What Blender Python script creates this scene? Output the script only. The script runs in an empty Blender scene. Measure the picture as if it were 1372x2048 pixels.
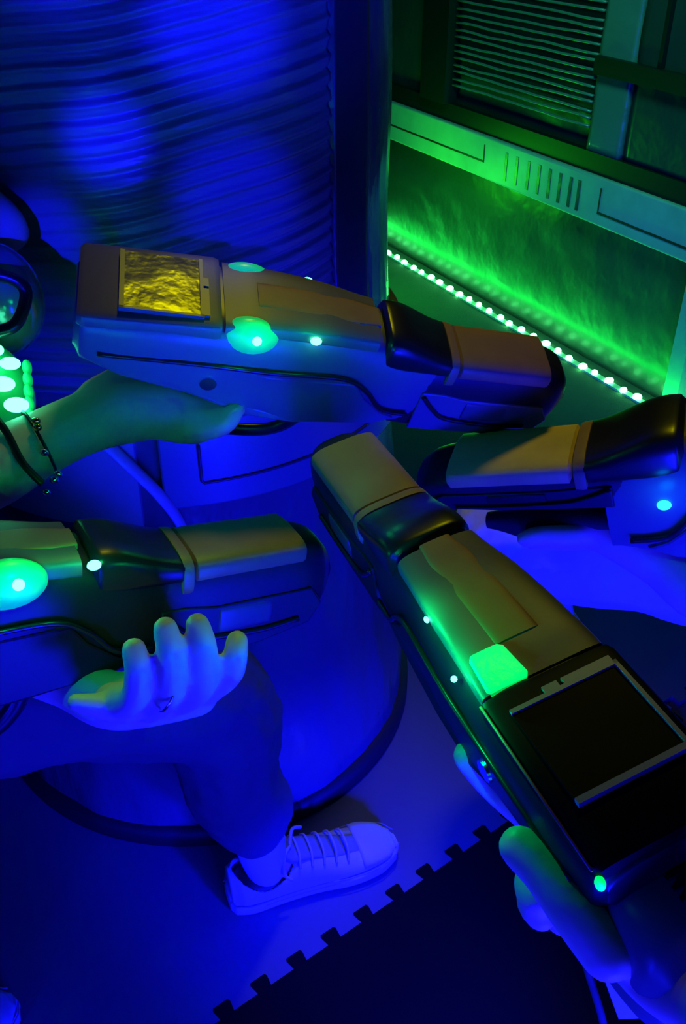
import bpy, bmesh, math, random
from mathutils import Vector, Matrix, noise
random.seed(7)
C = bpy.context.scene.collection
SC = bpy.context.scene
PI = math.pi

# ------------------------------------------------------------------ camera
F_PX, CAM_H, PITCH = 1900.0, 1.30, math.radians(35)
cam_d = bpy.data.cameras.new('camera'); cam = bpy.data.objects.new('camera', cam_d); C.objects.link(cam)
cam_d.sensor_fit = 'VERTICAL'; cam_d.sensor_height = 36; cam_d.lens = F_PX/2048*36
cam_d.clip_start = .02
cam.location = (0, 0, CAM_H); cam.rotation_euler = (PI/2-PITCH, 0, 0)
SC.camera = cam
SC.view_settings.view_transform = 'Standard'; SC.view_settings.look = 'None'
SC.view_settings.gamma = 1; SC.view_settings.use_curve_mapping = False
SC.view_settings.exposure = 0.0

# ------------------------------------------------------------------ world and lights
w = bpy.data.worlds.new('world'); SC.world = w; w.use_nodes = True
w.node_tree.nodes['Background'].inputs[0].default_value = (.03, .12, 1, 1)
w.node_tree.nodes['Background'].inputs[1].default_value = .006

def light(kind, loc, target, energy, color, size=.5, size_y=None, **kw):
    d = bpy.data.lights.new(kind.lower()+'_light', kind); o = bpy.data.objects.new(d.name, d); C.objects.link(o)
    d.energy = energy; d.color = color; o.location = loc
    if kind == 'AREA':
        d.size = size
        if size_y: d.shape = 'RECTANGLE'; d.size_y = size_y
    if kind in ('POINT', 'SPOT'): d.shadow_soft_size = size
    for k, v in kw.items(): setattr(d, k, v)
    if target is not None:
        o.rotation_euler = (Vector(target)-Vector(loc)).to_track_quat('-Z', 'Y').to_euler()
    return o
BLUE = (.004, .005, 1.0)
# unseen lamps added for the blacklight blue: low at knee height, upright behind players
light('AREA', (.30, -.05, .38), (-.02, 1.0, .78), 27, BLUE, .35, .25)
light('AREA', (-.25, -1.5, .32), (-.15, 1.0, .8), 18, BLUE, .8, .3)
light('AREA', (.95, -.65, .56), (-.20, 1.1, .8), 20, BLUE, .10, .75)
light('AREA', (-.85, -.95, .58), (-.25, 1.1, .8), 20, BLUE, .08, .75)
light('SPOT', (.42, .20, .34), (.02, .84, .0), 240, (.001, .001, 1), .05, spot_size=math.radians(46), spot_blend=1.0)
light('SPOT', (-.02, -.95, 1.50), (-.120, 1.0, 1.16), 650, BLUE, .015, spot_size=math.radians(4.6), spot_blend=.9)  # this and the next narrow spots are added to throw streaks on the pillar
light('SPOT', (.0, -.95, 1.50), (-.110, 1.0, 1.00), 400, BLUE, .015, spot_size=math.radians(4.5), spot_blend=.9)
light('SPOT', (-.25, -1.0, 1.50), (-.235, 1.0, 1.06), 700, BLUE, .015, spot_size=math.radians(3), spot_blend=.9)
light('SPOT', (-.35, -1.0, 1.50), (-.315, 1.0, .96), 450, BLUE, .015, spot_size=math.radians(3.2), spot_blend=.9)
light('SPOT', (-.25, -1.0, 1.55), (-.265, 1.0, 1.24), 400, BLUE, .015, spot_size=math.radians(4.5), spot_blend=.9)
# warm ceiling lamp above the middle
light('SPOT', (.17, 1.47, 2.40), (.12, .95, .9), 18, (1, .93, .0), .12, spot_size=math.radians(42), spot_blend=.8)
# dim teal wash on the far wall, green light behind the pillar, faint green from the left
light('SPOT', (.25, 1.5, 2.1), (.75, 2.6, 1.08), 190, (.03, .50, .30), .25, spot_size=math.radians(62), spot_blend=.6)
light('POINT', (.15, 3.20, .34), None, 6.0, (.02, 1, .02), .08)
light('AREA', (-1.7, .6, 2.1), (-.5, 1.0, 1.4), .12, (.0, 1, .35), .5, .5)

# ------------------------------------------------------------------ helpers
CR = cam.rotation_euler.to_matrix()
def K(r, u, f):                      # camera-frame metres to world
    return CR @ Vector((r, u, -f)) + Vector((0, 0, CAM_H))
def P(px, py, d):
    return K((px-686)/F_PX*d, (1024-py)/F_PX*d, d)
def ray(px, py): return CR @ Vector((px-686, 1024-py, -F_PX))

def mat(name, col, rough=.5, metal=0, bump=0, bscale=40, spec=.5, emit=None, estr=0, coat=0, var=0, vscale=8, stretch=None, sss=0, trans=0, bdist=.003):
    m = bpy.data.materials.new(name); m.use_nodes = True; nt = m.node_tree
    b = nt.nodes['Principled BSDF']
    b.inputs['Base Color'].default_value = (*col, 1); b.inputs['Roughness'].default_value = rough
    b.inputs['Metallic'].default_value = metal; b.inputs['Specular IOR Level'].default_value = spec
    b.inputs['Coat Weight'].default_value = coat; b.inputs['Coat Roughness'].default_value = .12
    if sss: b.inputs['Subsurface Weight'].default_value = sss; b.inputs['Subsurface Radius'].default_value = (.01, .004, .002)
    if trans: b.inputs['Transmission Weight'].default_value = trans
    if emit: b.inputs['Emission Color'].default_value = (*emit, 1); b.inputs['Emission Strength'].default_value = estr
    tc = nt.nodes.new('ShaderNodeTexCoord'); mp = nt.nodes.new('ShaderNodeMapping')
    nt.links.new(tc.outputs['Object'], mp.inputs[0])
    if stretch: mp.inputs['Scale'].default_value = stretch
    if bump:
        n = nt.nodes.new('ShaderNodeTexNoise'); n.inputs['Scale'].default_value = bscale; n.inputs['Detail'].default_value = 4
        bp = nt.nodes.new('ShaderNodeBump'); bp.inputs['Strength'].default_value = bump; bp.inputs['Distance'].default_value = bdist
        nt.links.new(mp.outputs[0], n.inputs['Vector']); nt.links.new(n.outputs[0], bp.inputs['Height'])
        nt.links.new(bp.outputs[0], b.inputs['Normal'])
    if var:
        n = nt.nodes.new('ShaderNodeTexNoise'); n.inputs['Scale'].default_value = vscale; n.inputs['Detail'].default_value = 5
        mx = nt.nodes.new('ShaderNodeMix'); mx.data_type = 'RGBA'
        mx.inputs[6].default_value = (*[c*(1-var) for c in col], 1); mx.inputs[7].default_value = (*[min(1, c*(1+var)) for c in col], 1)
        nt.links.new(mp.outputs[0], n.inputs['Vector']); nt.links.new(n.outputs[0], mx.inputs[0]); nt.links.new(mx.outputs[2], b.inputs['Base Color'])
    return m
M = dict(
    gun=mat('gun_plastic', (.15, .15, .16), .34, bump=.15, bscale=300, bdist=.0004, spec=.5),
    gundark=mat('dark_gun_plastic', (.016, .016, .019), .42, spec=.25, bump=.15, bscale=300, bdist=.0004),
    gun_top=mat('gun_top_plastic', (.14, .13, .11), .42, bump=.2, bscale=350, bdist=.0004, var=.12, vscale=30),
    black=mat('black_plastic', (.012, .012, .013), .30, bump=.1, bscale=200, bdist=.0004),
    blackmatte=mat('matte_black_plastic', (.008, .008, .009), .6),
    amber=mat('tan_strip', (.34, .19, .07), .45, bump=.3, bscale=120, bdist=.0006, var=.2, vscale=40),
    grey=mat('grey_bezel', (.10, .10, .105), .35),
    glass=mat('screen_glass', (.02, .02, .025), .12, coat=1, bump=.35, bscale=26, bdist=.004),
    ledg=mat('green_lens', (.05, .6, .2), .3, emit=(.0, 1, .16), estr=.34, var=.3, vscale=60),
    glassbroken=mat('rippled_screen', (.02, .02, .02), .16, bump=.5, bscale=26, bdist=.0022, spec=.5),
    blackscreen=mat('black_screen', (.002, .002, .003), .5, spec=.1),
    amberlit=mat('lit_cover', (.75, .50, .12), .5, bump=.4, bscale=90, bdist=.001, var=.3, vscale=30),
    window=mat('lit_window', (.05, .6, .2), .4, emit=(.0, 1, .14), estr=1.1, var=.3, vscale=60, bump=.5, bscale=200),
    deckshade=mat('deck_shaded', (.003, .003, .003), .5, spec=.15),
    bezel=mat('bezel_line', (.30, .30, .31), .4),
    panelg=mat('dim_green_panel', (.03, .35, .12), .25, emit=(.0, 1, .12), estr=.10, var=.3, vscale=60),
    ledcore=mat('green_led_core', (.2, .9, .5), .3, emit=(.06, 1, .5), estr=9),
    ledb=mat('cyan_led_core', (.1, .5, .9), .3, emit=(.01, .35, 1), estr=5),
    strip=mat('strip_led', (.3, .9, .5), .3, emit=(.10, 1, .26), estr=22),
    tape=mat('led_tape', (.5, .55, .5), .35),
    wrap=mat('glossy_wrap', (.09, .10, .11), .26, bump=.7, bscale=9, bdist=.02, stretch=(1, 1, .5), coat=.4),
    rib=mat('ribbed_wrap', (.15, .165, .18), .36, bump=.35, bscale=14, bdist=.008, stretch=(1, 1, 6)),
    darkwrap=mat('dark_wrap', (.03, .035, .05), .35, bump=.5, bscale=12, bdist=.01),
    band=mat('grey_band', (.10, .15, .17), .40, bump=.1, bscale=60, bdist=.001),
    strap=mat('woven_strap', (.45, .45, .5), .7, bump=.5, bscale=500, bdist=.0006),
    wall=mat('wall_foil', (.028, .034, .034), .40, bump=.5, bscale=5, bdist=.03, coat=.12),
    wallrib=mat('wall_rib', (.12, .15, .15), .24, bump=.4, bscale=6, bdist=.02, stretch=(1, 1, 2)),
    trim=mat('grey_trim', (.30, .34, .30), .42, bump=.3, bscale=40, bdist=.002, var=.25, vscale=14),
    post=mat('black_post', (.004, .005, .005), .5),
    floor=mat('carpet', (.085, .085, .075), .95, bump=.8, bscale=400, bdist=.003, var=.15, vscale=20),
    foam=mat('light_foam', (.095, .10, .11), .75, bump=.3, bscale=600, bdist=.0008),
    foamb=mat('black_foam', (.002, .002, .0025), .8, bump=.3, bscale=600, bdist=.0008, spec=.08),
    skin=mat('skin', (.72, .46, .34), .48, bump=.25, bscale=180, bdist=.0006, sss=.08, var=.06, vscale=30),
    nail=mat('nail', (.78, .55, .48), .25),
    hair=mat('hair', (.05, .035, .025), .5, bump=.8, bscale=120, bdist=.003, stretch=(1, 1, .2)),
    trousers=mat('navy_trousers', (.055, .055, .065), .85, bump=.6, bscale=14, bdist=.012),
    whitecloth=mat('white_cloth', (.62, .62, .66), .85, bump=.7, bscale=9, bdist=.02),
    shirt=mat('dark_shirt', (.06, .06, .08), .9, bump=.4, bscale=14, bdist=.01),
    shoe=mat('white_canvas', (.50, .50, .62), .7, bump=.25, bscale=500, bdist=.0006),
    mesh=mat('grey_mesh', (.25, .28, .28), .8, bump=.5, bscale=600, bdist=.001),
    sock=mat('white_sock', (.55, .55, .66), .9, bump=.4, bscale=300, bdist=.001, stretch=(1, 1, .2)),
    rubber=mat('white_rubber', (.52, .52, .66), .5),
    gold=mat('gold', (.9, .6, .2), .2, metal=1),
    chrome=mat('silver', (.8, .85, .9), .2, metal=1),
    vest=mat('vest_plastic', (.12, .13, .15), .16, coat=1),
)

def link(name, bm, m, parent=None, smooth=True, angle=None):
    me = bpy.data.meshes.new(name); bmesh.ops.recalc_face_normals(bm, faces=bm.faces[:]); bm.to_mesh(me); bm.free()
    if m: me.materials.append(m)
    if smooth:
        for p in me.polygons: p.use_smooth = True
        if angle: me.set_sharp_from_angle(angle=math.radians(angle))
    o = bpy.data.objects.new(name, me); C.objects.link(o)
    if parent: o.parent = parent
    return o
def empty(name, loc=(0, 0, 0)):
    o = bpy.data.objects.new(name, None); C.objects.link(o); o.location = loc; o.empty_display_size = .05; return o
def tag(o, label, cat, group=None):
    o['label'] = label; o['category'] = cat
    if group: o['group'] = group
    return o
def structure(o): o['kind'] = 'structure'; return o
def bevel_mod(o, wd=.002, seg=2):
    b = o.modifiers.new('bevel', 'BEVEL'); b.width = wd; b.segments = seg; b.limit_method = 'ANGLE'; b.angle_limit = math.radians(35); return o

def box(bm, x0, x1, y0, y1, z0, z1, mtx=None):
    vs = [Vector((x, y, z)) for x in (x0, x1) for y in (y0, y1) for z in (z0, z1)]
    if mtx: vs = [mtx @ v for v in vs]
    v = [bm.verts.new(p) for p in vs]
    for f in ((0, 1, 3, 2), (4, 6, 7, 5), (0, 4, 5, 1), (2, 3, 7, 6), (0, 2, 6, 4), (1, 5, 7, 3)):
        bm.faces.new([v[i] for i in f])
def ring_frames(pts):
    out = []
    up = None
    for i, p in enumerate(pts):
        a = pts[max(i-1, 0)]; b = pts[min(i+1, len(pts)-1)]
        t = (b-a).normalized()
        if up is None:
            up = Vector((0, 0, 1)) if abs(t.z) < .9 else Vector((1, 0, 0))
        s = t.cross(up).normalized(); up = s.cross(t).normalized()
        out.append((p, s, up))
    return out
def tube(bm, pts, r, n=12, flat=1.0):
    pts = [Vector(p) for p in pts]
    rs = r if isinstance(r, (list, tuple)) else [r]*len(pts)
    rings = []
    for (p, s, u), rr in zip(ring_frames(pts), rs):
        rings.append([bm.verts.new(p + s*math.cos(2*PI*k/n)*rr + u*math.sin(2*PI*k/n)*rr*flat) for k in range(n)])
    for a, b in zip(rings, rings[1:]):
        for k in range(n): bm.faces.new((a[k], a[(k+1) % n], b[(k+1) % n], b[k]))
    bm.faces.new(rings[0][::-1]); bm.faces.new(rings[-1])
def spline(pts, m=8):
    pts = [Vector(p) for p in pts]; out = []
    for i in range(len(pts)-1):
        p0 = pts[max(i-1, 0)]; p1 = pts[i]; p2 = pts[i+1]; p3 = pts[min(i+2, len(pts)-1)]
        for k in range(m):
            t = k/m
            out.append(.5*((2*p1)+(p2-p0)*t+(2*p0-5*p1+4*p2-p3)*t*t+(3*p1-p0-3*p2+p3)*t**3))
    out.append(pts[-1]); return out
def ball(bm, c, r, sx=1, sy=1, sz=1, mtx=None, seg=20):
    mt = Matrix.Translation(Vector(c)) @ (mtx or Matrix()) @ Matrix.Diagonal((sx, sy, sz, 1))
    bmesh.ops.create_uvsphere(bm, u_segments=seg, v_segments=seg//2+2, radius=r, matrix=mt)
def loft(bm, secs, n=40, exp=4.0, cap=True):
    """secs: (x, halfwidth, zbot, ztop[, exponent])"""
    rings = []
    for s in secs:
        x, hw, zb, zt = s[:4]; e = s[4] if len(s) > 4 else exp
        zc, h = (zb+zt)/2, (zt-zb)/2; ring = []
        for k in range(n):
            a = 2*PI*(k+.5)/n; c, q = math.cos(a), math.sin(a)
            ring.append(bm.verts.new((x, hw*math.copysign(abs(c)**(2/e), c), zc+h*math.copysign(abs(q)**(2/e), q))))
        rings.append(ring)
    for a, b in zip(rings, rings[1:]):
        for k in range(n): bm.faces.new((a[k], a[(k+1) % n], b[(k+1) % n], b[k]))
    if cap: bm.faces.new(rings[0][::-1]); bm.faces.new(rings[-1])
def smooth_secs(secs, m=5):
    secs = [tuple(s)+((4.0,) if len(s) == 4 else ()) for s in secs]
    out = []
    for i in range(len(secs)-1):
        p0 = secs[max(i-1, 0)]; p1 = secs[i]; p2 = secs[i+1]; p3 = secs[min(i+2, len(secs)-1)]
        for k in range(m):
            t = k/m
            out.append(tuple(.5*((2*b)+(c-a)*t+(2*a-5*b+4*c-d)*t*t+(3*b-a-3*c+d)*t**3) if j else b+(c-b)*t for j, (a, b, c, d) in enumerate(zip(p0, p1, p2, p3))))
    out.append(secs[-1]); return out
def plate(bm, outline, y0, y1, axis='y'):
    """outline in (x,z) extruded along y; or axis z: outline (x,y) extruded z0..z1"""
    def pt(a, b, c): return (a, c, b) if axis == 'y' else (a, b, c)
    A = [bm.verts.new(pt(a, b, y0)) for a, b in outline]; B = [bm.verts.new(pt(a, b, y1)) for a, b in outline]
    n = len(outline)
    bm.faces.new(A[::-1]); bm.faces.new(B)
    for k in range(n): bm.faces.new((A[k], A[(k+1) % n], B[(k+1) % n], B[k]))

# organic volumes: chains of round cones fused by a voxel remesh into one skin
def chain(bm, pts, sub=5):
    """pts: [(Vector, radius), ...] dense tapered chain"""
    P3 = spline([p for p, r in pts], sub)
    rs = []
    for i in range(len(pts)-1):
        for k in range(sub): rs.append(pts[i][1]+(pts[i+1][1]-pts[i][1])*k/sub)
    rs.append(pts[-1][1])
    tube(bm, P3, rs, 14)
    ball(bm, P3[0], rs[0], seg=14); ball(bm, P3[-1], rs[-1], seg=14)
    for i in range(sub, len(P3)-1, sub): ball(bm, P3[i], rs[i], seg=14)
def fuse(o, voxel=.004, it=4):
    r = o.modifiers.new('remesh', 'REMESH'); r.mode = 'VOXEL'; r.voxel_size = voxel; r.use_smooth_shade = True
    s = o.modifiers.new('smooth', 'SMOOTH'); s.factor = .5; s.iterations = it
    return o
def folds(o, strength=.012, size=.12, depth=2):
    t = bpy.data.textures.new('folds', 'CLOUDS'); t.noise_scale = size; t.noise_depth = depth
    d = o.modifiers.new('folds', 'DISPLACE'); d.texture = t; d.strength = strength; d.mid_level = .5; d.texture_coords = 'GLOBAL'
    return o

# ------------------------------------------------------------------ floor
bm = bmesh.new(); box(bm, -3, 4, -2.5, 6, -.06, -.012)
structure(link('floor', bm, M['floor'], smooth=False))
TH = math.radians(36.4); U = Vector((math.cos(TH), math.sin(TH))); V = Vector((-math.sin(TH), math.cos(TH)))
O2 = Vector((.118, .868)); TS = .6; NT = 10
def edge_profile():                  # teeth along 0..TS, offset +-d
    pr = TS/NT; d = .013; pts = []
    for k in range(NT):
        s = k*pr
        pts += [(s+.004, -d*.15), (s+.010, -d), (s+.5*pr-.010+.006, -d), (s+.5*pr-.002, d*.0), (s+.5*pr-.006, d), (s+pr-.004+.004, d), (s+pr-.001, d*.2)]
    d = .019; out = [(0, 0)]
    for k in range(NT):
        s = k*pr; h = pr/2
        # outward tooth then inward notch, slightly dovetailed with soft corners
        out += [(s+.007, .000), (s+.0045, d*.8), (s+.0065, d), (s+h-.0005, d), (s+h+.0015, d*.8), (s+h-.001, 0)]
        out += [(s+h+.0015, -d*.0)]
    out.append((TS, 0)); return out
PROF = edge_profile()
def mat_tile(i, j, m, label):
    def W(u, v): p = O2+U*(i*TS+u)+V*(j*TS+v); return (p.x, p.y)
    pts = []
    pts += [W(s, o) for s, o in PROF][:-1]                  # bottom edge v=0
    pts += [W(TS-o, s) for s, o in PROF][:-1]               # right edge u=TS
    pts += [W(s, TS+o) for s, o in PROF[::-1]][:-1]         # top edge
    pts += [W(-o, s) for s, o in PROF[::-1]][:-1]           # left edge
    bm = bmesh.new(); vs = [bm.verts.new((x, y, 0)) for x, y in pts]; f = bm.faces.new(vs)
    res = bmesh.ops.inset_region(bm, faces=[f], thickness=.0011, use_even_offset=True)
    bmesh.ops.delete(bm, geom=res['faces'], context='FACES')
    r = bmesh.ops.extrude_face_region(bm, geom=bm.faces[:])
    for g in r['geom']:
        if isinstance(g, bmesh.types.BMVert): g.co.z = -.012
    o = link('foam_mat', bm, m, smooth=False); tag(o, label, 'floor mat')
    return o
mat_tile(-1, 0, M['foam'], 'pale foam puzzle mat under the white sneaker')
mat_tile(0, 0, M['foam'], 'pale foam puzzle mat just right of the sneaker toe behind the biggest blaster')
mat_tile(-2, 0, M['foam'], 'pale foam puzzle mat at the bottom left corner of the photo')
mat_tile(-1, 1, M['foam'], 'pale foam puzzle mat lying under the round pillar base')
mat_tile(0, 1, M['foam'], 'pale foam puzzle mat between the pillar and the white-trousered leg')
mat_tile(1, 0, M['foam'], 'pale foam puzzle mat at the right edge below the white trouser leg')
mat_tile(-1, -1, M['foamb'], 'black foam puzzle mat along the bottom edge in front of the sneaker')
mat_tile(0, -1, M['foamb'], 'black foam puzzle mat under the holding hand of the biggest blaster')

# ------------------------------------------------------------------ pillar
PC = Vector((-.256, 1.308))
def prad(z): return .366-.050*min(z/.9, 1)-.008*min(max(z-.9, 0), 1)
def cyl_pt(phi, z, r): return Vector((PC.x+math.cos(phi)*r, PC.y+math.sin(phi)*r, z))
def cyl_sheet(bm, ph0, ph1, z0, z1, nphi, nz, rf, thick=.006):
    G = []; H = []
    for a in range(nphi+1):
        ph = ph0+(ph1-ph0)*a/nphi
        G.append([]); H.append([])
        for b in range(nz+1):
            z = z0+(z1-z0)*b/nz; r = rf(ph, z)
            G[-1].append(bm.verts.new(cyl_pt(ph, z, r))); H[-1].append(bm.verts.new(cyl_pt(ph, z, prad(z)-thick)) if b in (0, nz) or a in (0, nphi) else None)
    for a in range(nphi):
        for b in range(nz): bm.faces.new((G[a][b], G[a+1][b], G[a+1][b+1], G[a][b+1]))
    for a in range(nphi):
        bm.faces.new((G[a][0], H[a][0], H[a+1][0], G[a+1][0])); bm.faces.new((G[a][nz], G[a+1][nz], H[a+1][nz], H[a][nz]))
    for b in range(nz):
        bm.faces.new((G[0][b], G[0][b+1], H[0][b+1], H[0][b])); bm.faces.new((G[nphi][b], H[nphi][b], H[nphi][b+1], G[nphi][b+1]))
D = math.radians
pil = empty('pillar', (PC.x, PC.y, 0)); PINV = Matrix.Translation((-PC.x, -PC.y, 0))
tag(pil, 'large round pillar wrapped in ribbed glossy plastic standing on the mats', 'pillar')
def pl(name, bm, m, **k):
    bm.transform(PINV); return link(name, bm, m, pil, **k)
def core_r(ph, z):
    return prad(z)+.007*noise.noise(Vector((math.cos(ph)*2.2, math.sin(ph)*2.2, z*2.5)))+.0035*noise.noise(Vector((ph*9+z*3, z*6, 3)))
bm = bmesh.new(); cyl_sheet(bm, D(-270), D(90), .0, 1.45, 200, 160, lambda p, z: core_r(p, z), .02)
pl('core', bm, M['wrap'])
bm = bmesh.new(); cyl_sheet(bm, D(-270), D(90), 0, .035, 160, 2, lambda p, z: prad(0)+.012)
pl('base_rim', bm, M['blackmatte'])
def rib_r(ph, z):
    d = math.degrees(ph)
    zz = z-.050*max(0, (d+95)/50)**1.3
    wob = .012*noise.noise(Vector((ph*2.5, z*1.5, 0)))
    q = (zz+wob)/.0190
    sharp = math.sin(2*PI*q)+.35*math.sin(2*PI*q*2.13+1.3+2*noise.noise(Vector((ph*3, z*4, 9))))
    amp = .0022+.0022*noise.noise(Vector((ph*2, z*5, 5)))
    return prad(z)+.012+amp*sharp+.006*noise.noise(Vector((ph*3.2, z*1.1, 2)))
bm = bmesh.new(); cyl_sheet(bm, D(-215), D(-42), .78, 1.45, 230, 420, rib_r, .0)
pl('ribbed_wrap', bm, M['rib'])
bm = bmesh.new(); cyl_sheet(bm, D(-42), D(-30.5), .78, 1.45, 12, 40, lambda p, z: prad(z)+.016)
pl('seam_strip', bm, M['darkwrap'])
bm = bmesh.new(); cyl_sheet(bm, D(-84), D(60), .628, .745, 90, 3, lambda p, z: prad(z)+.016)
bandr = bevel_mod(pl('band', bm, M['band'], angle=40), .003)
bm = bmesh.new(); cyl_sheet(bm, D(-200), D(-89), .60, .745, 70, 3, lambda p, z: prad(z)+.010)
pl('band', bm, M['trim'], angle=40)
# groove line framing a panel on the band
bm = bmesh.new()
pts = [cyl_pt(D(-76), .715-.05*k/6, prad(.7)+.0185) for k in range(7)]+[cyl_pt(D(-75.5+43*k/24), .662, prad(.66)+.0165) for k in range(25)]
tube(bm, pts, .0022, 6); pl('groove', bm, M['darkwrap'])
bm = bmesh.new()
pts = spline([cyl_pt(D(-97), .745, prad(.74)+.02), cyl_pt(D(-90), .70, prad(.7)+.024), cyl_pt(D(-84.5), .655, prad(.65)+.024), cyl_pt(D(-81), .60, prad(.6)+.014), cyl_pt(D(-80), .54, prad(.54)+.010)], 8)
tube(bm, pts, .010, 12, .5); pl('strap', bm, M['strap'])

# ------------------------------------------------------------------ wall on the right
WA = Vector((.167, 3.71)); WD = Vector((.49, -.872)).normalized(); WN = Vector((-WD.y, WD.x)); WN = -WN if WN.dot(-WA) < 0 else WN  # WN points to the room
WM = Matrix(((WD.x, WN.x, 0, WA.x), (WD.y, WN.y, 0, WA.y), (0, 0, 1, 0), (0, 0, 0, 1)))   # local x along wall, y out, z up
def wall_sz(px, py):
    r = ray(px, py); t = WA.dot(WN)/Vector((r.x, r.y)).dot(WN)
    p = Vector((r.x*t, r.y*t)); return (p-WA).dot(WD), CAM_H+r.z*t
def sx(px, py=150): return wall_sz(px, py)[0]
def wbox(bm, s0, s1, o0, o1, z0, z1): box(bm, s0, s1, o0, o1, z0, z1, WM)
def wpart(name, bm, m, parent=None, **k): return link(name, bm, m, parent, **k)
bm = bmesh.new()
def wsheet(bm, s0, s1, o, z0, z1, ns, nz, fn, back=.04):
    G = [[bm.verts.new(WM @ Vector((s0+(s1-s0)*a/ns, o+fn(s0+(s1-s0)*a/ns, z0+(z1-z0)*b/nz), z0+(z1-z0)*b/nz))) for b in range(nz+1)] for a in range(ns+1)]
    for a in range(ns):
        for b in range(nz): bm.faces.new((G[a][b], G[a+1][b], G[a+1][b+1], G[a][b+1]))
    B = [bm.verts.new(WM @ Vector((s, o-back, z))) for s, z in ((s0, z0), (s1, z0), (s1, z1), (s0, z1))]
    bm.faces.new(B)
    bm.faces.new([G[a][0] for a in range(ns+1)]+[B[1], B[0]]); bm.faces.new([G[a][nz] for a in range(ns, -1, -1)]+[B[3], B[2]])
    bm.faces.new([G[0][b] for b in range(nz, -1, -1)]+[B[0], B[3]]); bm.faces.new([G[ns][b] for b in range(nz+1)]+[B[2], B[1]])
crink = lambda s, z: min(1, z*2+.1)*(.006*noise.noise(Vector((s*3, z*4, 1)))+.003*noise.noise(Vector((s*9, z*13, 4))))
wsheet(bm, -2.2, 2.3, -.03, -.012, 2.6, 240, 160, crink)
wall = structure(wpart('wall_right', bm, M['wall']))
# trim rail
bm = bmesh.new()
wbox(bm, -2.2, 2.3, -.02, .018, .415, .545)
t1 = bevel_mod(structure(wpart('trim_1', bm, M['trim'], smooth=False)), .006, 3)
bm = bmesh.new()
for px in (1018, 1040, 1064, 1086, 1108, 1130, 1152, 1170):
    s = wall_sz(px, 360)[0]; wbox(bm, s-.006, s+.006, .015, .0195, .435, .520)
wpart('vent_slots', bm, M['darkwrap'], t1, smooth=False)
bm = bmesh.new()
a = wall_sz(1208, 400)[0]
wbox(bm, a, a+.004, .016, .0200, .450, .520); wbox(bm, a, 2.2, .016, .0200, .449, .455)
b0 = wall_sz(770, 240)[0]-.3; b1 = wall_sz(978, 310)[0]
wbox(bm, b0, b1, .016, .0200, .465, .470); wbox(bm, b1-.004, b1, .016, .02, .465, .520)
wpart('groove', bm, M['blackmatte'], t1, smooth=False)
bm = bmesh.new(); wbox(bm, -2.2, 2.3, -.02, .004, .546, .60)
structure(wpart('trim_2', bm, M['post'], smooth=False))
bm = bmesh.new(); wbox(bm, sx(856), sx(906), -.02, .03, .60, 2.6)
structure(wpart('trim_3', bm, M['post'], smooth=False))
# louvred panel
bm = bmesh.new(); s0, s1 = sx(907), sx(1192)
z = .66
while z < 1.6:
    jit = random.uniform(-.003, .003)
    a = WM @ Vector((s0, -.002, z+jit)); b = WM @ Vector((s1, -.002, z-jit))
    n = 14; pts = [a.lerp(b, k/n)+Vector((0, 0, .004*noise.noise(Vector((k*.4, z*30, 0))))) for k in range(n+1)]
    tube(bm, pts, .0062, 8, .6); z += .0205
lo = wpart('louvre_panel', bm, M['wallrib']); tag(lo, 'panel of thin horizontal glossy louvres set in the far wall', 'louvre panel')
bm = bmesh.new(); wsheet(bm, sx(1194), sx(1262), -.0, .60, 2.6, 10, 90, lambda s, z: .006*noise.noise(Vector((s*3, z*5, 8))))
structure(wpart('trim_4', bm, M['wallrib']))
bm = bmesh.new(); wsheet(bm, sx(1268), 2.3, -.008, .60, 2.6, 50, 120, lambda s, z: .012*noise.noise(Vector((s*2.5, z*5, 6))))
structure(wpart('trim_5', bm, M['wall']))
bm = bmesh.new(); wbox(bm, sx(1196), 2.3, .0, .02, .80, .845)
structure(wpart('trim_6', bm, M['post'], smooth=False))
bm = bmesh.new(); wbox(bm, sx(1318), sx(1326), 0, .012, .845, 1.6)
structure(wpart('trim_7', bm, M['post'], smooth=False))
sc0 = wall_sz(1352, 700)[0]
bm = bmesh.new(); wbox(bm, sc0, sc0+.05, -.03, .016, -.01, .415)
structure(wpart('trim_8', bm, M['trim'], smooth=False))

# LED strip along the wall foot
s_end = wall_sz(1372, 835)[0]
led = empty('led_strip_light', WM @ Vector((0, .03, 0)))
tag(led, 'bright green LED strip light running along the foot of the wall', 'light strip')
LI = Matrix.Translation(-led.location)
bm = bmesh.new(); wbox(bm, -.35, s_end+.4, .018, .040, -.012, -.006); bm.transform(LI); link('tape', bm, M['tape'], led, smooth=False)
bm = bmesh.new(); ball(bm, (0, 0, 0), .0125, 1.0, .8, .75, seg=12); lme = None
k = 0; s = -.28
while s < s_end+.35:
    if lme is None: o = link('led', bm, M['strip'], led); lme = o
    else: o = lme.copy(); C.objects.link(o); o.parent = led
    o.location = WM @ Vector((s+random.uniform(-.006, .006), .029+random.uniform(-.004, .004), -.002)) - led.location
    o.rotation_euler = (0, 0, random.uniform(-.5, .5)); o.scale = (random.uniform(.8, 1.25), random.uniform(.8, 1.3), 1)
    s += .0595
lm = (s_end-.1)/2
lp = WM @ Vector((lm, .055, .02)); 
l = light('AREA', lp, WM @ Vector((lm, .0, .10)), 4.6, (.0, 1, .06), 1.9, .02)
l.rotation_euler = Matrix((WD.to_3d(), (-WN.to_3d()*.35+Vector((0, 0, .94))).cross(WD.to_3d())*-1, -(-WN.to_3d()*.35+Vector((0, 0, .94))).normalized())).transposed().to_euler()

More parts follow.
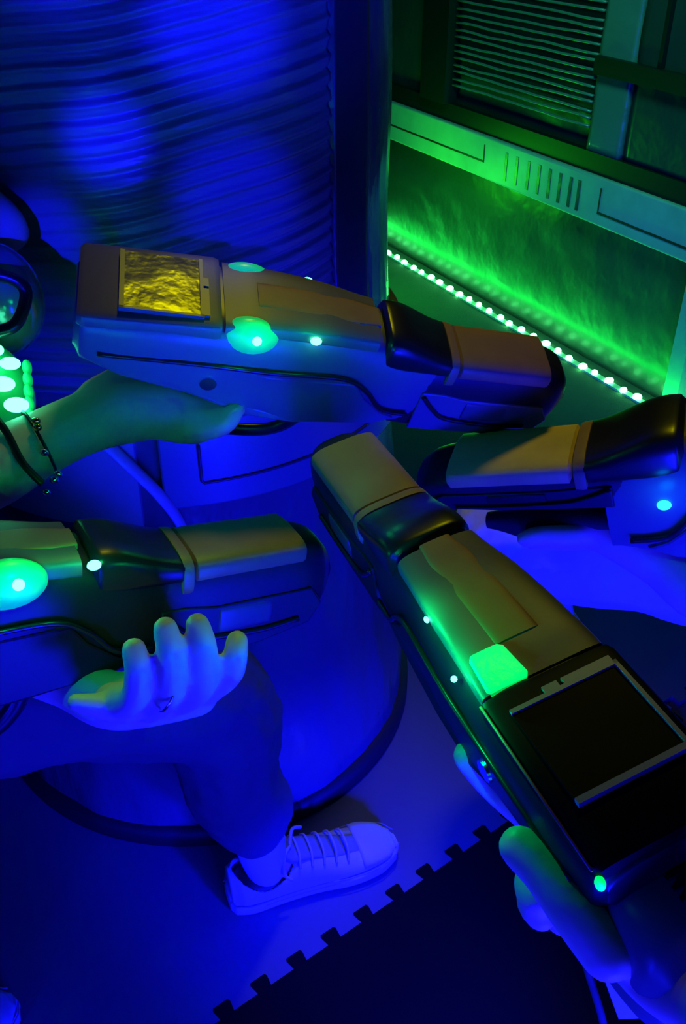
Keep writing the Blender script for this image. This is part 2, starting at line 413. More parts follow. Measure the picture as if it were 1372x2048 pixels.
# ------------------------------------------------------------------ laser tag blaster
def make_gun(label, group):
    g = empty('laser_tag_blaster'); tag(g, label, 'laser tag gun', group)
    bm = bmesh.new()
    loft(bm, smooth_secs([(0, .040, -.016, .022, 3), (.006, .046, -.024, .028, 4), (.04, .049, -.038, .031, 5), (.10, .048, -.055, .033, 5), (.15, .045, -.078, .033, 5),
                          (.20, .041, -.088, .031, 4.5), (.25, .036, -.088, .025, 4), (.30, .033, -.084, .014, 3.5), (.325, .030, -.08, .006, 3.5)], 5))
    link('body', bm, M['gun'], g, angle=50)
    bm = bmesh.new()   # top cover, olive-tan
    loft(bm, smooth_secs([(.121, .042, .020, .0345, 6), (.15, .040, .020, .0365, 5), (.21, .036, .015, .0345, 4), (.26, .031, .008, .028, 3.5)], 5))
    link('top_cover', bm, M['gun_top'], g, angle=50)
    bm = bmesh.new()   # rear deck
    loft(bm, [(.002, .043, .018, .0305, 6), (.006, .0465, .018, .0325, 6), (.113, .0455, .018, .0365, 6), (.118, .0445, .018, .0355, 6)])
    link('rear_deck', bm, M['gun_top'], g, angle=40)
    bm = bmesh.new()   # raised middle strip with its seam
    secs = [(.15, .0155), (.20, .0165), (.24, .0150), (.262, .0120)]
    zt = lambda x: .0375 if x < .18 else .0375-(x-.18)*.1
    loft(bm, smooth_secs([(x, w, zt(x)-.006, zt(x), 5) for x, w in secs], 4)); link('centre_strip', bm, M['amber'], g, angle=40)
    bm = bmesh.new()   # barrel
    loft(bm, smooth_secs([(.30, .0300, -.088, .004, 3.4), (.34, .0310, -.090, .006, 3.6), (.40, .0310, -.088, .006, 3.6), (.44, .0305, -.082, .004, 3.4), (.458, .0270, -.070, -.002, 3), (.468, .0180, -.056, -.014, 2.6), (.471, .008, -.046, -.026, 2)], 5))
    link('barrel', bm, M['gundark'], g, angle=50)
    bm = bmesh.new()
    loft(bm, [(.345, .0285, -.014, .0068, 3.4), (.347, .0308, -.014, .0088, 3.4), (.436, .0303, -.014, .0078, 3.4), (.439, .028, -.014, .0058, 3.4)])
    link('barrel_cover', bm, M['amber'], g, angle=40)
    bm = bmesh.new()   # hood arching over the barrel root
    loft(bm, smooth_secs([(.268, .029, -.006, .0255, 3.4), (.272, .0330, -.010, .0285, 3.6), (.288, .0335, -.012, .0275, 3.6), (.305, .0330, -.012, .0215, 3.4), (.322, .0322, -.012, .0145, 3.2), (.336, .0318, -.012, .0105, 3.2), (.338, .030, -.010, .008, 3)], 5))
    link('hood', bm, M['black'], g, angle=60)
    bm = bmesh.new(); loft(bm, smooth_secs([(.334, .0300, -.02, .0085, 3.6), (.335, .0325, -.024, .0115, 3.6), (.343, .0322, -.024, .0105, 3.6), (.344, .030, -.02, .0085, 3.6)], 3)); link('hood_highlight', bm, M['amber'], g, angle=50)  # amber ring added to give the highlight band in front of the hood
    # screen
    bm = bmesh.new(); zc = .0363
    box(bm, .038, .100, -.034, .034, zc-.002, zc+.0006); link('screen', bm, M['glass'], g, smooth=False)
    bm = bmesh.new()
    for b in ((.034, .0380, -.038, .034), (.100, .1030, -.038, .034), (.034, .103, -.038, -.0355), (.103, .1075, .000, .010), (.103, .1075, -.036, -.003)):
        box(bm, b[0], b[1], b[2], b[3], zc-.002, zc+.0022)
    link('screen_bezel', bm, M['grey'], g, smooth=False)
    for sgn in (-1, 1):
        # side panel with stepped outline
        bm = bmesh.new()
        out = [(.03, -.012), (.14, -.012), (.17, -.018), (.25, -.022), (.262, -.040), (.285, -.060), (.30, -.066), (.28, -.074), (.20, -.076), (.15, -.068), (.10, -.044), (.04, -.026)]
        y0, y1 = (.040, .0455) if sgn > 0 else (-.0455, -.040)
        plate(bm, out, y0, y1)
        for v in bm.verts:
            if v.co.x > .15: v.co.y -= sgn*(v.co.x-.15)*.075
        bevel_mod(link('side_panel', bm, M['gun'], g, smooth=False), .002, 2)
        bm = bmesh.new()
        yy = lambda x: sgn*(.0485 if x < .14 else .0485-(x-.14)*.082)
        tube(bm, spline([(x, yy(x), z) for x, z in ((.02, -.006), (.10, -.006), (.17, -.010), (.235, -.014), (.262, -.030), (.282, -.052), (.31, -.058))], 6), .0022, 8)
        link('side_rail', bm, M['black'], g)
        bm = bmesh.new()
        y0, y1 = (.0285, .0325) if sgn > 0 else (-.0325, -.0285)
        plate(bm, [(.318, -.030), (.340, -.030), (.362, -.034), (.445, -.034), (.456, -.050), (.446, -.068), (.40, -.078), (.318, -.080)], y0, y1)
        bevel_mod(link('barrel_panel', bm, M['gun'], g, smooth=False), .0015, 2)
        bm = bmesh.new()
        tube(bm, spline([(x, sgn*.0335, z) for x, z in ((.320, -.034), (.335, -.050), (.352, -.060), (.40, -.064), (.435, -.061))], 6), .0024, 8)
        link('barrel_rail', bm, M['black'], g)
        bm = bmesh.new(); loft(bm, [(.365, .006, -.036, -.016, 4), (.366, .007, -.038, -.014, 5), (.408, .007, -.037, -.015, 5), (.410, .006, -.035, -.017, 4)])
        bmesh.ops.translate(bm, verts=bm.verts[:], vec=(0, sgn*.0268, -.022)); link('barrel_window', bm, M['grey'], g, angle=40)
        bm = bmesh.new(); ball(bm, (.143, sgn*.0345, .020), .0215, 1.25, .62, .85, seg=24); link('light_lens', bm, M['ledg'], g)
        bm = bmesh.new(); ball(bm, (.148, sgn*.0465, .026), .0042, seg=12); link('led', bm, M['ledcore'], g)
        bm = bmesh.new(); ball(bm, (.200, sgn*.0385, .026), .0042, 1.2, .8, .9, seg=12); link('led', bm, M['ledcore'], g)
        bm = bmesh.new()
        bmesh.ops.create_cone(bm, segments=20, radius1=.0085, radius2=.0075, depth=.004, cap_ends=True, matrix=Matrix.Translation((.115, sgn*.0475, -.028)) @ Matrix.Rotation(-sgn*PI/2, 4, 'X'))
        link('screw_boss', bm, M['chrome'], g, angle=30)
    # grip, trigger guard, trigger
    bm = bmesh.new()
    loft(bm, [(0, .015, -.020, .020, 3), (.03, .0155, -.019, .021, 3), (.07, .0150, -.020, .018, 3), (.105, .016, -.022, .018, 3)], 24)
    bm.transform(Matrix.Translation((.105, 0, -.045)) @ Matrix.Rotation(D(112), 4, 'Y')); link('grip', bm, M['blackmatte'], g, angle=50)
    bm = bmesh.new(); tube(bm, spline([(.10, 0, -.128), (.14, 0, -.138), (.19, 0, -.135), (.215, 0, -.115), (.225, 0, -.082)], 7), .0055, 10, 1.4); link('trigger_guard', bm, M['black'], g)
    bm = bmesh.new(); tube(bm, spline([(.158, 0, -.076), (.160, 0, -.095), (.168, 0, -.11)], 5), .0045, 8); link('trigger', bm, M['grey'], g)
    bm = bmesh.new(); bmesh.ops.create_cone(bm, segments=24, radius1=.012, radius2=.012, depth=.004, cap_ends=True, matrix=Matrix.Translation((.471, 0, -.036)) @ Matrix.Rotation(PI/2, 4, 'Y'))
    link('muzzle_lens', bm, M['glass'], g, angle=30)
    return g
def copy_gun(src, label):
    r = src.copy(); C.objects.link(r); r['label'] = label
    for ch in src.children:
        c = ch.copy(); C.objects.link(c); c.parent = r
    return r
def pose(g, rear, front, up, scale=1.0):
    X = (front-rear).normalized(); Z = (up-X*up.dot(X)).normalized(); Y = Z.cross(X)
    m = Matrix((X, Y, Z)).transposed().to_4x4() @ Matrix.Scale(scale, 4); m.translation = rear
    g.matrix_world = m; return m
WZ = Vector((0, 0, 1)); GR = 'matching laser tag blasters held together'
g1 = make_gun('largest laser tag blaster in front, seen from above with its black screen towards the viewer', GR)
g2 = copy_gun(g1, 'laser tag blaster held highest, pointing right in front of the ribbed pillar')
g3 = copy_gun(g1, 'laser tag blaster at the left edge with fingers wrapped around its underside')
g4 = copy_gun(g1, 'laser tag blaster at the right edge pointing left with a yellow-lit barrel top')
R1, F1 = K(.173, -.186, .50), K(-.022, .086, .86)
m1 = pose(g1, R1, F1, CR @ Vector((.10, .30, 1)))
R2, F2 = K(-.226, .174, .80), K(.224, .146, .93)
m2 = pose(g2, R2, F2, WZ+Vector((-.05, -.36, 0)), 1.0)
R3, F3 = K(-.465, -.086, .62), K(-.065, -.022, .84)
m3 = pose(g3, R3, F3, WZ+Vector((0, .05, 0)), 1.1)
R4, F4 = K(.620, .072, .707), K(.075, .052, .96)
m4 = pose(g4, R4, F4, WZ+Vector((0, -.10, 0)), 1.28)
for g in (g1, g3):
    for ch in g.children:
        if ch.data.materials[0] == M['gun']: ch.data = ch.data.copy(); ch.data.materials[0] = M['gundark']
for ch in list(g4.children):
    n = ch.name.split('.')[0]; cx = sum(v.co.x for v in ch.data.vertices)/len(ch.data.vertices); cy = sum(v.co.y for v in ch.data.vertices)
    if n == 'led':
        if cy < 0 or cx < .17: bpy.data.objects.remove(ch); continue
        ch.data = ch.data.copy(); ch.data.materials[0] = M['ledb']; ch['label'] = 'cyan light'; ch.location = (.084, -.0035, -.052)
    elif n == 'light_lens': bpy.data.objects.remove(ch)
    elif n in ('barrel', 'barrel_panel', 'barrel_rail', 'barrel_window'):
        ch.scale.z = .36; ch.data = ch.data.copy(); ch.data.materials[0] = M['gundark']
    elif n == 'top_cover': ch.data = ch.data.copy(); ch.data.materials[0] = M['black']
for ch in g4.children:
    if ch.name.startswith('barrel_cover'): ch.data = ch.data.copy(); ch.data.materials[0] = M['amberlit']  # brighter cover colour carries the yellow lamp light on this barrel
for ch in g2.children:
    if ch.name.split('.')[0] == 'screen': ch.data = ch.data.copy(); ch.data.materials[0] = M['glassbroken']
for ch in list(g3.children):
    if ch.name.startswith('led') or ch.name.startswith('light_lens'):
        ch.location.x = .066
        if sum(v.co.y for v in ch.data.vertices) > 0: bpy.data.objects.remove(ch)
# lit lens windows are lamps: each blaster's own light
for m, c, e in ((m1, (.0, 1, .22), .22), (m2, (.0, 1, .22), .045), (m3 @ Matrix.Translation((.066, 0, 0)), (0, 1, .22), .12), (m4 @ Matrix.Translation((.084, -.006, -.058)), (.0, .25, 1), .03)):
    sd = 1 if (m is m1 or c[2] == 1) else -1
    light('POINT', m @ Vector((.150, sd*.062, .044)), None, e, c, .006)
    light('POINT', m @ Vector((.200, sd*.052, .042)), None, e*.5, c, .006)
# the largest blaster: battery pack behind, bright lens window on its top
bm = bmesh.new()
loft(bm, smooth_secs([(-.050, .024, -.080, -.035, 2.6), (-.045, .036, -.092, -.022, 3), (-.03, .042, -.10, -.010, 3.5), (.0, .044, -.10, -.006, 4), (.03, .042, -.08, -.01, 4)], 5))
bp = link('battery_pack', bm, M['gun'], g1, angle=50)
bm = bmesh.new()
for k in range(6): box(bm, -.034+.006*k, -.0315+.006*k, -.028, .006, -.012+.0008*k, -.0075+.0008*k)
link('vent', bm, M['blackmatte'], bp, smooth=False)
for ch in list(g1.children):
    n = ch.name.split('.')[0]; yc = sum(v.co.y for v in ch.data.vertices)/len(ch.data.vertices)
    if n == 'light_lens' or (n == 'led' and yc < 0): bpy.data.objects.remove(ch)
    elif n == 'screen': ch.data = ch.data.copy(); ch.data.materials[0] = M['blackscreen']
    elif n == 'led': ch.data = ch.data.copy(); c0 = sum((v.co for v in ch.data.vertices), Vector())/len(ch.data.vertices); ch.data.transform(Matrix.Translation(c0) @ Matrix.Scale(.5, 4) @ Matrix.Translation(-c0))
    elif n == 'rear_deck': ch.data = ch.data.copy(); ch.data.materials[0] = M['deckshade']  # deck colour blackened to stand for the shade over it
    elif n == 'screen_bezel': ch.data = ch.data.copy(); ch.data.materials[0] = M['bezel']
bm = bmesh.new(); loft(bm, [(.121, .0125, .030, .0376, 6), (.123, .014, .030, .0386, 6), (.147, .012, .030, .0386, 6), (.150, .010, .030, .0374, 6)]); bmesh.ops.translate(bm, verts=bm.verts[:], vec=(0, .0235, 0))
link('light_window', bm, M['window'], g1, angle=40)['label'] = 'bright green light window'
bm = bmesh.new(); tube(bm, [(.004, .0468, .030), (.06, .0465, .0325), (.116, .0458, .0345)], .0009, 6); link('edge_glint', bm, M['amber'], g1)  # thin amber line drawn as the warm reflection along the deck edge
bm = bmesh.new(); ball(bm, (.001, .044, .020), .0035, 1, .8, 1.6, seg=10); link('indicator', bm, M['window'], g1)  # small glowing spot stands in for a green LED reflection
# the right blaster: fore grip prong below the barrel
bm = bmesh.new()
loft(bm, smooth_secs([(.24, .022, -.105, -.055, 3), (.28, .022, -.095, -.050, 3), (.33, .020, -.088, -.048, 3), (.39, .016, -.078, -.050, 2.6), (.425, .007, -.068, -.056, 2.2)], 5))
link('fore_grip', bm, M['blackmatte'], g4, angle=50)

# ------------------------------------------------------------------ people
def finger_set(bm, chains):
    for c in chains: chain(bm, [(P(a, b, d), r) for a, b, d, r in c], 5)
def wchain(bm, pts, sub=5): chain(bm, [(Vector(p), r) for p, r in pts], sub)
def head(bm, c, yaw, face=True):
    ball(bm, c, .095, .80, 1, 1.18, seg=28)
    f = Vector((math.cos(yaw), math.sin(yaw), 0)); s = Vector((-f.y, f.x, 0)); c = Vector(c)
    ball(bm, c+f*.085+Vector((0, 0, -.01)), .014, 1, 1, 1.6, seg=12)
    ball(bm, c+f*.060+Vector((0, 0, -.075)), .032, seg=14)
    for q in (-1, 1): ball(bm, c+s*q*.088, .022, 1, 1, 1.4, seg=12)
def hairball(parent, c, yaw):
    bm = bmesh.new(); f = Vector((math.cos(yaw), math.sin(yaw), 0))
    ball(bm, Vector(c)-f*.018+Vector((0, 0, .030)), .103, .9, 1.0, 1.05, seg=28)
    link('hair', bm, M['hair'], parent)

# A: upper left, holds the highest blaster
bm = bmesh.new()
hA = [(300, 815, .885, .030), (235, 820, .88, .030)]
chain(bm, [(P(-330, 1010, .80), .040), (P(-60, 955, .84), .037), (P(75, 890, .865), .030), (P(165, 848, .875), .029), (P(250, 818, .88), .033), (P(330, 812, .885), .030)], 6)
chain(bm, [(P(200, 800, .88), .022), (P(270, 762, .885), .020), (P(340, 760, .89), .014)], 5)
finger_set(bm, [
    [(330, 800, .875, .016), (420, 812, .875, .0115), (470, 802, .87, .0100), (490, 780, .88, .0085)],
    [(330, 818, .880, .016), (410, 836, .87, .0115), (455, 832, .865, .0100), (480, 810, .87, .0085)],
    [(320, 835, .885, .016), (405, 856, .870, .0110), (450, 850, .86, .0095), (470, 822, .86, .0085)],
    [(300, 845, .890, .015), (370, 868, .875, .0100), (410, 865, .865, .0085), (428, 842, .865, .0075)],
    [(270, 790, .885, .017), (340, 775, .90, .012), (400, 770, .905, .0105)]])
elA = P(-330, 1010, .80); shA = Vector((-.56, .86, 1.16))
wchain(bm, [(elA, .040), (elA.lerp(shA, .5), .045), (shA, .055)])
wchain(bm, [((-.60, .93, .62), .13), ((-.60, .93, .85), .125), ((-.60, .92, 1.08), .12), ((-.60, .91, 1.20), .05), ((-.60, .90, 1.28), .045)])
wchain(bm, [((-.60, .93, 1.12), .08), ((-.62, 1.05, 1.12), .055), ((-.66, 1.12, .86), .04), ((-.62, 1.05, .66), .03)])
head(bm, (-.60, .90, 1.40), -.6)
pA = tag(fuse(link('person', bm, M['skin']), .0045), 'person at the upper left, bare forearm with bracelet holding the highest blaster', 'person')
hairball(pA, (-.60, .90, 1.40), -.6)
bm = bmesh.new(); wchain(bm, [((-.60, .93, .60), .145), ((-.60, .93, .85), .14), ((-.60, .92, 1.08), .135), ((-.60, .91, 1.14), .08)])
folds(fuse(link('shirt', bm, M['shirt'], pA), .006), .02)
bm = bmesh.new()
for dy, dx in ((-.08, -.06), (.09, -.02)): wchain(bm, [((-.62, .93+dy*.6, .62), .09), ((-.66+dx, .93+dy, .35), .065), ((-.68+dx, .93+dy, .06), .06)])
folds(fuse(link('trousers', bm, M['trousers'], pA), .007), .02)

# vest worn by A
v = empty('laser_tag_vest', P(-60, 700, .92)); tag(v, 'glossy laser tag vest at the left edge with bright green lights and domed shoulder', 'vest')
def vp(name, bm, m, **k):
    bm.transform(Matrix.Translation(-v.location)); return link(name, bm, m, v, **k)
bm = bmesh.new(); ball(bm, P(-10, 600, .93), .050, .95, .8, 1.15, seg=36); vp('shoulder_dome', bm, M['vest'])
bm = bmesh.new(); tube(bm, spline([P(-30, 545, .86), P(30, 560, .865), P(52, 590, .87), P(30, 650, .865), P(-30, 668, .86)], 8), .006, 10); vp('dome_rim', bm, M['black'])
bm = bmesh.new(); ball(bm, P(-70, 420, .95), .050, 1.3, .6, .7, mtx=Matrix.Rotation(.5, 4, 'Y'), seg=30); vp('shoulder_pad', bm, M['trim'])
bm = bmesh.new(); ball(bm, P(-30, 790, .92), .050, .95, .6, 1.15, seg=36); vp('light_panel', bm, M['panelg'])
for a, b, r in ((20, 727, .0075), (5, 768, .009), (33, 810, .009), (-15, 700, .008)):
    bm = bmesh.new(); ball(bm, P(a, b, .865), r, 1.3, .7, .8, seg=16); vp('led', bm, M['ledcore'])
for k in range(6):
    bm = bmesh.new(); ball(bm, P(54+1.5*k, 735+24*k, .885), .0065, .7, .7, 1.2, seg=12); vp('lens', bm, M['ledg'])
light('POINT', P(40, 760, .83), None, .008, (0, 1, .2), .01)

# bracelet and cord on A's wrist
def loop(cp, axis_a, axis_b, ra, n=40, r=.0016, jit=0):
    bm = bmesh.new(); pts = []
    for k in range(n+1):
        a = 2*PI*k/n; pts.append(cp+axis_a*math.cos(a)*ra+axis_b*math.sin(a)*ra)
    tube(bm, pts, r, 8); return bm
ca = P(80, 888, .865); ax = (P(165, 848, .875)-P(-60, 955, .84)).normalized()
ua = (CR @ Vector((0, 1, 0))); ua = (ua-ax*ua.dot(ax)).normalized(); ub = ax.cross(ua)
br = link('bracelet', loop(ca, ua, ub, .0325), M['black']); tag(br, 'thin bracelet with small gold and silver charms on the upper left wrist', 'bracelet')
for (a, b), m in (((72, 842), 'gold'), ((75, 855), 'gold'), ((88, 905), 'chrome'), ((116, 948), 'chrome'), ((108, 960), 'chrome'), ((92, 985), 'chrome')):
    bm = bmesh.new(); ball(bm, P(a, b, .832), .0035, 1.2, .8, 1, seg=10); link('charm', bm, M[m], br)
bm = bmesh.new(); tube(bm, spline([P(-40, 800, .83), P(10, 860, .826), P(45, 925, .826), P(85, 968, .832)], 8), .0035, 8)
tag(link('lanyard_cord', bm, M['black']), 'dark cord crossing the upper left forearm', 'cord')

# B: left, supports the left blaster; leg with white sneaker
bm = bmesh.new()
finger_set(bm, [
    [(225, 1405, .74, .016), (268, 1395, .690, .0110), (276, 1345, .668, .0098), (268, 1300, .668, .0090)],
    [(300, 1405, .75, .016), (338, 1385, .690, .0110), (342, 1315, .668, .0100), (331, 1258, .668, .0090)],
    [(365, 1390, .76, .016), (405, 1365, .697, .0110), (408, 1300, .675, .0100), (395, 1250, .675, .0090)],
    [(415, 1375, .76, .014), (458, 1350, .715, .0100), (470, 1315, .690, .0095), (474, 1283, .692, .0085)],
    [(255, 1405, .73, .017), (200, 1412, .715, .0105), (150, 1404, .705, .0065)]])
chain(bm, [(P(390, 1385, .775), .020), (P(300, 1395, .77), .024), (P(220, 1400, .77), .024), (P(140, 1360, .79), .024), (P(20, 1320, .80), .027), (P(-250, 1300, .76), .034)], 6)
elB = P(-250, 1300, .76)
wchain(bm, [(elB, .036), (Vector((-.50, .40, .92)), .042), (Vector((-.56, .45, 1.10)), .052)])
wchain(bm, [((-.66, .52, .75), .12), ((-.66, .50, .95), .12), ((-.66, .48, 1.12), .11), ((-.66, .47, 1.22), .048), ((-.66, .47, 1.30), .045)])
wchain(bm, [((-.66, .48, 1.14), .07), ((-.80, .48, 1.10), .05), ((-.84, .45, .85), .038), ((-.80, .50, .68), .03)])
head(bm, (-.66, .47, 1.42), .4)
wchain(bm, [((-.58, .58, .70), .075), ((-.165, .80, .49), .045), ((-.13, .862, .12), .030), ((-.10, .872, .055), .034)])
wchain(bm, [((-.66, .56, .70), .075), ((-.57, .54, .40), .05), ((-.56, .52, .08), .035)])
pB = tag(fuse(link('person', bm, M['skin']), .0027, 3), 'person at the left with dark trousers and one white sneaker, fingers around a blaster', 'person')
hairball(pB, (-.66, .47, 1.42), .4)
bm = bmesh.new(); wchain(bm, [((-.66, .52, .78), .135), ((-.66, .50, .95), .135), ((-.66, .48, 1.12), .125), ((-.66, .47, 1.17), .07)])
folds(fuse(link('shirt', bm, M['shirt'], pB), .006), .02)
bm = bmesh.new()
wchain(bm, [((-.62, .58, .70), .125), ((-.36, .70, .60), .098), ((-.175, .80, .475), .080), ((-.150, .835, .30), .070), ((-.130, .860, .165), .056)])
wchain(bm, [((-.66, .56, .70), .115), ((-.575, .54, .40), .075), ((-.56, .52, .10), .058)])
folds(fuse(link('trousers', bm, M['trousers'], pB), .0055, 5), .022, .10)
ring = link('finger_ring', loop(P(337, 1383, .688), (CR @ Vector((.45, .9, 0))).normalized(), (CR @ Vector((.35, -.2, 1))).normalized(), .0145, r=.0012), M['chrome'])
tag(ring, 'thin silver ring on a finger under the left blaster', 'ring')

# sneaker, built heel at origin, toe along +X
def make_shoe(loc, ang, label):
    e = empty('sneaker', loc); e.rotation_euler = (0, 0, ang); tag(e, label, 'shoe')
    bm = bmesh.new()
    secs = [(.000, .018, 0, .030, 3), (.006, .029, 0, .033, 3.5), (.03, .036, 0, .032, 4), (.08, .035, 0, .028, 4), (.13, .037, 0, .026, 4), (.19, .045, 0, .027, 4), (.235, .041, 0, .029, 4), (.262, .028, 0.002, .029, 3.5), (.273, .012, .006, .024, 3)]
    loft(bm, smooth_secs(secs, 5), 44); link('sole', bm, M['rubber'], e, angle=50)
    # upper: open shell around the ankle
    bm = bmesh.new(); n = 160; rings = []
    U = [(.004, .022, .078), (.02, .033, .080), (.05, .036, .066), (.085, .036, .070), (.11, .037, .078), (.14, .039, .070), (.175, .042, .055), (.215, .041, .045), (.245, .033, .038), (.262, .020, .030)]
    Us = smooth_secs([(x, hw, 0, h, 2.6) for x, hw, h in U], 14)
    for x, hw, _, h, ex in Us:
        ring = []
        for k in range(n//2+1):
            a = PI*k/(n//2); c, q = math.cos(a), math.sin(a)
            ring.append(bm.verts.new((x, hw*math.copysign(abs(c)**(2/2.8), c), .018+(h-.018)*q**(2/2.6))))
        rings.append(ring)
    for a, b in zip(rings, rings[1:]):
        for k in range(n//2):
            mx = (a[k].co.x+b[k].co.x)/2
            kk = abs(k-n/4+.5)
            if abs(mx-.056) < .046 and kk < 27.0*math.sqrt(1-((mx-.056)/.046)**2): continue   # ankle opening
            bm.faces.new((a[k], a[k+1], b[k+1], b[k]))
    bm.faces.new(rings[0]); bm.faces.new(rings[-1])
    up = link('upper', bm, M['shoe'], e); so = up.modifiers.new('thick', 'SOLIDIFY'); so.thickness = .003
    bm = bmesh.new()
    pts = [(x, hw+.0006, .0285) for x, hw, zb, zt, *_ in smooth_secs([q[:5] for q in secs], 4)]
    tube(bm, pts, .0011, 6); tube(bm, [(x, -y, z) for x, y, z in pts], .0011, 6); link('welt', bm, M['mesh'], e)
    # dark lining
    bm = bmesh.new(); loft(bm, smooth_secs([(.012, .016, .02, .055, 2.4), (.03, .029, .018, .058, 2.6), (.06, .031, .018, .054, 2.6), (.10, .028, .018, .056, 2.6)], 4), 30); link('lining', bm, M['blackmatte'], e)
    # tongue, mesh panel, toe cap seam, laces
    bm = bmesh.new(); loft(bm, smooth_secs([(.088, .018, .074, .096, 3), (.098, .022, .070, .087, 3), (.13, .021, .066, .0775, 3), (.17, .020, .048, .0600, 3), (.205, .017, .036, .0500, 3)], 4), 24); link('tongue', bm, M['mesh'], e)
    bm = bmesh.new()
    for k in range(5):
        x = .106+.019*k; z = .0865-.0052*k
        tube(bm, spline([(x, -.030, z-.016), (x+.003, -.018, z-.002), (x+.004, 0, z), (x+.003, .018, z-.002), (x, .030, z-.016)], 5), .0018, 8)
    tube(bm, spline([(.100, 0, .090), (.085, -.02, .096), (.080, -.036, .078), (.090, -.040, .066)], 6), .0026, 8)
    tube(bm, spline([(.100, 0, .090), (.110, .02, .098), (.128, .034, .078)], 6), .0026, 8)
    link('laces', bm, M['shoe'], e)
    bm = bmesh.new(); loft(bm, smooth_secs([(.205, .041, .02, .0495, 2.6), (.225, .040, .02, .047, 2.6), (.25, .032, .02, .040, 2.6), (.266, .018, .02, .032, 2.6)], 4), 36); link('toe_cap', bm, M['rubber'], e)
    return e
hl = Vector((-.172, .832, 0)); tl = Vector((.083, .930, 0))
ang = math.atan2((tl-hl).y, (tl-hl).x)
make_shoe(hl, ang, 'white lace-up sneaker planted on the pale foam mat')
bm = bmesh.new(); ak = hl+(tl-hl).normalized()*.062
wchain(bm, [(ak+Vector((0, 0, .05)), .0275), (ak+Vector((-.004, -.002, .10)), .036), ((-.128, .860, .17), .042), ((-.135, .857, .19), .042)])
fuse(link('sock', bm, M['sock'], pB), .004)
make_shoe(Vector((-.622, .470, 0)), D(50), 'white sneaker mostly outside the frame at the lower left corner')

# C: right, white-trousered thigh and forearm, holds the right blaster
bm = bmesh.new()
chain(bm, [(P(1190, 1055, .935), .022), (P(1250, 1075, .925), .027), (P(1330, 1125, .91), .027), (P(1420, 1190, .89), .031), (P(1620, 1270, .84), .038)], 6)
finger_set(bm, [
    [(1230, 1050, .93, .018), (1150, 1070, .925, .0115), (1080, 1072, .925, .0105), (1050, 1078, .93, .009)],
    [(1235, 1062, .94, .018), (1160, 1078, .94, .0115), (1095, 1080, .94, .0105), (1065, 1084, .945, .009)],
    [(1240, 1075, .95, .016), (1180, 1074, .95, .0105), (1130, 1074, .95, .0095)],
    [(1245, 1085, .96, .015), (1200, 1082, .965, .009), (1160, 1080, .97, .008)],
    [(1260, 1050, .93, .018), (1225, 1035, .96, .013), (1190, 1030, .975, .011)]])
elC = P(1620, 1270, .84); shC = Vector((.62, .72, 1.12))
wchain(bm, [(elC, .038), (elC.lerp(shC, .5), .044), (shC, .055)])
wchain(bm, [((.74, .86, .66), .12), ((.72, .82, .90), .12), ((.70, .80, 1.10), .115), ((.69, .79, 1.20), .048), ((.69, .79, 1.28), .045)])
wchain(bm, [((.70, .80, 1.12), .07), ((.80, .90, 1.08), .05), ((.86, .95, .82), .038), ((.78, .96, .64), .03)])
head(bm, (.69, .79, 1.40), 2.7)
wchain(bm, [((.70, .90, .62), .08), ((.235, 1.03, .52), .055), ((.42, 1.07, .06), .036)])
pC = tag(fuse(link('person', bm, M['skin']), .0045), 'person at the right in white trousers, forearm raised to hold a blaster', 'person')
hairball(pC, (.69, .79, 1.40), 2.7)
bm = bmesh.new(); wchain(bm, [((.74, .86, .70), .135), ((.72, .82, .90), .135), ((.70, .80, 1.10), .128), ((.69, .79, 1.15), .07)])
folds(fuse(link('shirt', bm, M['shirt'], pC), .006), .02)
bm = bmesh.new()
wchain(bm, [((.72, .88, .63), .135), ((.50, .94, .60), .115), ((.235, 1.03, .535), .095), ((.30, 1.05, .30), .065), ((.40, 1.07, .08), .055)])
folds(fuse(link('trousers', bm, M['whitecloth'], pC), .006, 5), .03, .14)

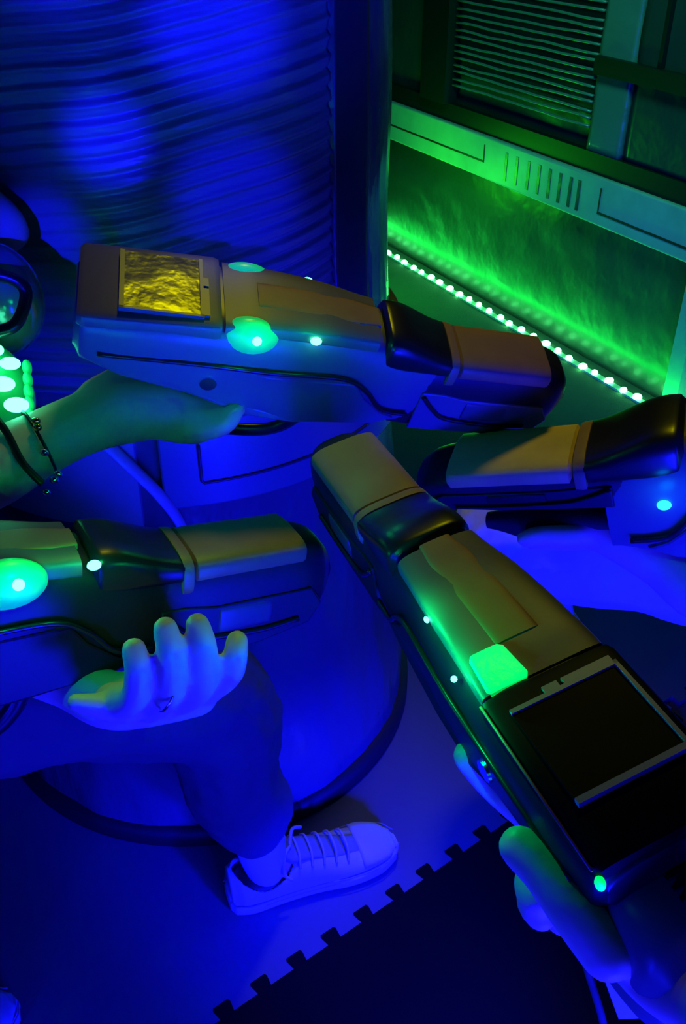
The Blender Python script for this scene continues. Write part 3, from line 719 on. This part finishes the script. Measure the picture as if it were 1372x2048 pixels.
# D: photographer's hand under the largest blaster
bm = bmesh.new()
finger_set(bm, [
    [(1215, 1905, .505, .0155), (1150, 1820, .512, .0150), (1085, 1740, .525, .0130), (1040, 1694, .535, .0125)],          # thumb along the left side
    [(1240, 1860, .56, .018), (1120, 1690, .62, .012), (990, 1575, .65, .011), (936, 1512, .65, .0110)],                    # index reaching the trigger
    [(1230, 1880, .57, .018), (1110, 1760, .60, .0130), (1068, 1765, .575, .0125), (1075, 1795, .565, .0115)],
    [(1235, 1890, .57, .018), (1120, 1790, .60, .0125), (1072, 1802, .575, .0118), (1082, 1828, .57, .0105)],
    [(1245, 1895, .575, .016), (1165, 1825, .60, .0110), (1120, 1835, .59, .0100), (1130, 1845, .58, .0090)]])
chain(bm, [(P(1205, 1845, .545), .017), (P(1252, 1897, .53), .0165), (P(1335, 1965, .505), .019), (P(1440, 2005, .48), .024), (P(1620, 2150, .43), .034)], 6)
elD = P(1620, 2150, .43)
wchain(bm, [(elD, .036), (Vector((.40, .02, .98)), .042), (Vector((.34, -.16, 1.15)), .05)])
wchain(bm, [((.22, -.28, .70), .12), ((.22, -.28, .95), .12), ((.22, -.28, 1.14), .115), ((.22, -.27, 1.24), .048), ((.22, -.26, 1.32), .045)])
head(bm, (.22, -.25, 1.43), 1.6)
pD = tag(fuse(link('person', bm, M['skin']), .0034), 'person in front, bare hand and wrist at lower right gripping the largest blaster', 'person')
hairball(pD, (.22, -.25, 1.43), 1.6)
bm = bmesh.new(); wchain(bm, [((.22, -.28, .60), .135), ((.22, -.28, .95), .135), ((.22, -.28, 1.14), .128), ((.22, -.27, 1.18), .07)])
folds(fuse(link('shirt', bm, M['shirt'], pD), .006), .02)
# strap and cord hanging from the big blaster
def ribbon(name, pts, wd, th, m, label, cat):
    bm = bmesh.new(); pts = spline(pts, 8); wv = (CR @ Vector((1, .1, .1))).normalized(); nv = (CR @ Vector((0, 0, 1))).normalized()
    rings = []
    for p in pts: rings.append([bm.verts.new(p+wv*a*wd+nv*b*th) for a, b in ((-.5, -.5), (.5, -.5), (.5, .5), (-.5, .5))])
    for a, b in zip(rings, rings[1:]):
        for k in range(4): bm.faces.new((a[k], a[(k+1) % 4], b[(k+1) % 4], b[k]))
    bm.faces.new(rings[0][::-1]); bm.faces.new(rings[-1])
    return tag(link(name, bm, m, smooth=False), label, cat)
ribbon('webbing_strap', [P(1215, 1880, .60), P(1232, 1950, .61), P(1262, 2036, .62)], .016, .002, M['sock'], 'pale webbing strap hanging below the wrist at the bottom right', 'strap')
bm = bmesh.new(); tube(bm, spline([P(1155, 1850, .62), P(1172, 1930, .625), P(1205, 2040, .63), P(1215, 2120, .64)], 8), .0026, 8)
tag(link('lanyard_cord', bm, M['trousers']), 'thin dark cord hanging left of the pale webbing strap', 'cord')
